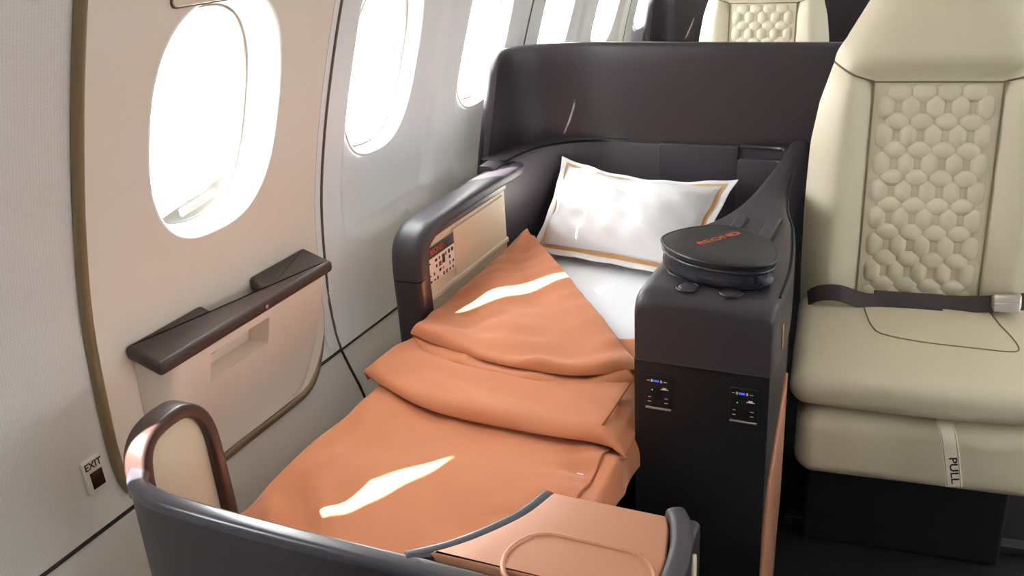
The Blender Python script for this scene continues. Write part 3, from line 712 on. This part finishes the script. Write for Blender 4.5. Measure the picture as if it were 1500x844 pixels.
# ---------------------------------------------------------------- cream seats
def hw(z):    # half width of the backrest with height
    pts = [(.44, .238), (.55, .243), (.70, .245), (.84, .241), (.93, .227), (1.0, .206), (1.07, .178), (1.135, .142), (1.18, .114), (1.215, .09)]
    for (a, b), (c_, d_) in zip(pts, pts[1:]):
        if z <= c_: return b + (d_ - b) * sstep(a, c_, z) if False else b + (d_ - b) * (z - a) / (c_ - a)
    return pts[-1][1]
def by(z): return .375 + (z - .46) * .11     # front face of the back (local y)
PWB, PWT = .122, .124
def make_seat():
    t = thing('cream_seat', '', 'seat', (0, 0, 0))
    L = dict(parent=t, local=True)
    def crown(q):
        x, y, z = q
        if z > .46: z += .010 * (1 - (x / .22) ** 2) - .006 * sstep(.30, .42, y) + .006 * sstep(.0, .12, y)
        if y < .05: y -= .012 * math.cos(min(1, abs(x) / .23) * 1.5)
        return (x, y, z)
    add('seat_cushion', rbox((0, .225, .464), (.485, .45, .070), .0345, 12, crown, 5), 'cream', **L)
    add('leg_rest', rbox((0, .075, .344), (.452, .14, .146), .040, 8, None, 5), 'cream', **L)
    add('seat_pan', rbox((0, .25, .410), (.40, .40, .05), .008, 2), 'black', **L)
    add('seat_base', rbox((0, .35, .175), (.40, .36, .35), .01, 2), 'black', **L)
    cz = lambda x, y: .4995 + .010 * (1 - (x / .22) ** 2) + .006 * sstep(0, .12, y) - .006 * sstep(.30, .42, y)
    ins = smooth_path([(-.112, .385, 0), (-.104, .30, 0), (-.093, .225, 0), (-.072, .185, 0), (0, .160, 0), (.09, .155, 0), (.150, .158, 0), (.172, .175, 0), (.168, .225, 0), (.150, .30, 0), (.140, .385, 0)], 8)
    add('cushion_seam', tube([(p.x, p.y, cz(p.x, p.y) - .0002) for p in ins], .0016, 6), 'stitch', **L)
    for s in (-1, 1):
        add('side_seam', tube([(s * .224, y, .4925) for y in ls(.04, .42, 12)], .0013, 6), 'stitch', **L)
    # side bolsters
    def bz(a): return .974 + .034 * min(1, a)
    def byy(a): return .006 - .024 * math.sin(min(1, a * 1.9) * math.pi / 2) + .055 * max(0, a - .45) ** 1.7 / .55 ** 1.7
    def bsec(s, q, a):
        z = .455 + (bz(a) - .455) * q; xo = hw(z); dip = .010 * sstep(.93, 1, q)
        if a <= 1: return (s * (PWB + (xo - PWB) * a), by(z) + byy(a) + dip, z)
        return (s * (xo - .03 * (a - 1)), by(z) + byy(1) + .07 * (a - 1) + dip, z)
    for s in (-1, 1):
        add('side_bolster', grid(lambda q, a: bsec(s, q, a), ls(0, .9, 20) + [.93, .95, .97, .985, 1], ls(0, 1, 18) + [1.2, 1.5, 2]), 'cream', **L)
    # head section: its lower edge runs along the bolster tops and the quilted panel
    def seam_pt(u):
        w0 = hw(.974); x = u * hw(1.008)
        if abs(x) <= PWB: return Vector((x, by(.974) + .008, .974))
        a = (abs(x) - PWB) / (hw(1.008) - PWB); p = bsec(1, 1, a); return Vector((math.copysign(p[0], u), p[1], p[2]))
    def hf(u, v):
        p = seam_pt(u); z = p.z + (1.225 - p.z) * v; e = abs(u)
        x = p.x + (u * hw(z) - p.x) * min(1, v * 4)
        yy = by(z) + .008 - .032 * math.sin(min(1, v * 6) * math.pi / 2) * (1 - .3 * v) + .045 * e ** 5 + .05 * max(0, (v - .85) / .15) ** 2
        k = min(1, v * 5)
        return (x, p.y * (1 - k) + yy * k, z)
    add('headrest', grid(hf, ls(-1, 1, 41), [0, .02, .04, .07, .1, .14] + ls(.2, 1, 20)), 'cream', **L)
    add('piping', tube([seam_pt(u) + Vector((0, -.0035, 0)) for u in ls(-1, 1, 60)], .0019, 6), 'stitch', **L)
    add('back_shell', grid(lambda z, u: (u * (hw(z) - .004), by(z) + .045 + .07 * (1 - u * u), z), ls(.44, 1.225, 20), ls(-1, 1, 13)), 'cream', **L)
    for s in (-1, 1):
        add('piping', tube([(s * PWB, by(z) + .003, z) for z in ls(.455, .974, 20)], .0019, 6), 'stitch', **L)
    qp = add('quilted_panel', grid(lambda x, z: (x, by(z) + .006, z), ls(-PWB, PWB, 3), ls(.45, .976, 3)), 'cream', **L)
    # quilt cells: upright and lying cushions in a lattice
    def cell(name, a, b):
        def f(u, q):
            c_, s_ = math.cos(q), math.sin(q); r = (abs(c_) ** 3.0 + abs(s_) ** 3.0) ** (-1 / 3.0) * u
            return (a * r * c_, -.0078 * (1 - u ** 2.6) ** .85 + .0003, b * r * s_)
        v, fc = grid(f, [.02, .35, .6, .78, .9, .96, 1.0], [2 * math.pi * k / 20 for k in range(20)], cv=True)
        fc = list(fc) + [tuple(range(20))]
        st = tube([(a * 1.03 * r_ * math.cos(q), .0, b * 1.03 * r_ * math.sin(q)) for q in ls(0, 2 * math.pi, 29)[:-1] for r_ in [(abs(math.cos(q)) ** 3 + abs(math.sin(q)) ** 3) ** (-1 / 3)]], .0008, 4, True)
        o_ = add(name, (v, fc), 'cream', qp, local=True, sharp=60)
        return o_, st
    px_, pz_ = .0470, .0585
    zc0 = .952
    first = {}
    tilt = math.atan(.11)
    def put(kind, x, z):
        a, b = (.0232, .0178) if kind == 'h' else (.0168, .0252)
        if kind not in first:
            o_, st = cell('quilt_cell', a, b); first[kind] = o_
        else:
            o_ = first[kind].copy(); COL.objects.link(o_); o_.parent = qp
        o_.location = (x, by(z) + .0048, z); o_.rotation_euler = (-tilt * 0 - math.atan(.11), 0, 0)
    for r_ in range(9):
        for c_ in range(4): put('h', (c_ - 1.5) * px_, zc0 - r_ * pz_ + .0)
    for r_ in range(8):
        for c_ in range(5): put('v', (c_ - 2) * px_, zc0 - (r_ + .5) * pz_)
    return t
seat = make_seat()
seat.location = (.046, 1.658, 0); seat.rotation_euler = (0, 0, math.radians(5.5)); seat['label'] = 'cream leather aisle seat with belt and pull strap beside the console'
bpy.context.view_layer.update()
st2 = copy_tree(seat); st2.location = (-.615, 1.655 + PITCH, 0); st2.rotation_euler = (0, 0, 0); st2['label'] = 'upright cream leather seat behind the dark shell'
seat['group'] = st2['group'] = 'cream leather seats'
# belt and strap belong to the near seat (local coordinates)
L = dict(parent=seat, local=True)
def ribbon(path, wd, th, wdir):
    P_ = [Vector(p) for p in path]; rings = []
    for i, p in enumerate(P_):
        t_ = (P_[min(i + 1, len(P_) - 1)] - P_[max(i - 1, 0)]).normalized(); wv_ = Vector(wdir(i / (len(P_) - 1)) if callable(wdir) else wdir); wv_ = (wv_ - t_ * wv_.dot(t_)).normalized(); n_ = t_.cross(wv_)
        rings.append([p + wv_ * a + n_ * b for a, b in rrect(wd, th, th * .45, 2)])
    return loft(rings)
bl = smooth_path([(-.222, .352, .512), (-.20, .335, .532), (-.16, .325, .540), (-.115, .33, .525), (-.085, .335, .521), (-.02, .345, .522), (.06, .35, .522), (.13, .35, .527), (.21, .36, .535)], 6)
belt = add('seat_belt', ribbon(bl, .036, .004, lambda q: (0, .55, .85)), 'strap', **L); belt['label'] = 'dark webbing lap belt'
add('webbing_fold', ribbon([(x, .342 - .003, .524 + .002) for x in (-.088, -.02, .05)], .039, .004, (0, .55, .85)), 'strap', belt, local=True)
bk = add('buckle', rbox((.168, .338, .541), (.056, .020, .030), .007, 4, lambda q: (q.x, q.y + (q.z - .541) * .5, q.z + (q.x - .168) * .08)), 'metal', belt, local=True); bk['label'] = 'metal lift buckle'
add('buckle_plate', rbox((.168, .329, .534), (.050, .008, .018), .003, 3, lambda q: (q.x, q.y + (q.z - .541) * .5, q.z + (q.x - .168) * .08)), 'metal', belt, local=True)
ps = smooth_path([(.036, .03, .424), (.037, .0, .4235), (.040, -.018, .418), (.044, -.029, .403), (.0475, -.034, .384), (.051, -.039, .365), (.0545, -.044, .346), (.058, -.049, .327)], 6)
strap = add('pull_strap', ribbon(ps, .029, .003, (1, 0, 0)), 'straplth', **L); strap['label'] = 'cream leather strap reading PULL'
v1 = (Vector(ps[-1]) - Vector(ps[-14])).normalized()
cen = Vector(ps[-1]) - v1 * .031
nrm_ = Vector((1, 0, 0)).cross(v1).normalized()
if nrm_.y > 0: nrm_ = -nrm_
text('lettering', 'PULL', .019, frame(cen + nrm_ * .0019 + Vector((.002, 0, 0)), v1, nrm_.cross(v1)), 'print_', strap, .0003, 1.2, local=True, bold=.02)
for s in (-1, 1):
    for i in range(0, len(ps) - 2, 1):
        pass
sts = []
for s in (-1, 1):
    for i in range(6, len(ps) - 1):
        for f_ in (.15, .65):
            p = Vector(ps[i]).lerp(Vector(ps[i + 1]), f_) + Vector((s * .0115, 0, 0)) + nrm_ * .0016
            sts.append(box(p, (.0009, .0006, .0022)))
add('stitching', join(*sts), 'stitch', strap, local=True)['kind'] = 'stuff'
tr_ = thing('floor_rail', 'dark metal cross rail on the carpet under the cream aisle seat', 'rail', (.1, 1.90, 0))
add('rail_bar', sweep([(-.20, 1.868, .012), (.45, 1.932, .012)], rrect(.03, .022, .003), (0, 0, 1)), 'rail', tr_)
add('rail_end', rbox((-.205, 1.867, .012), (.016, .034, .024), .003, 2), 'rail', tr_)
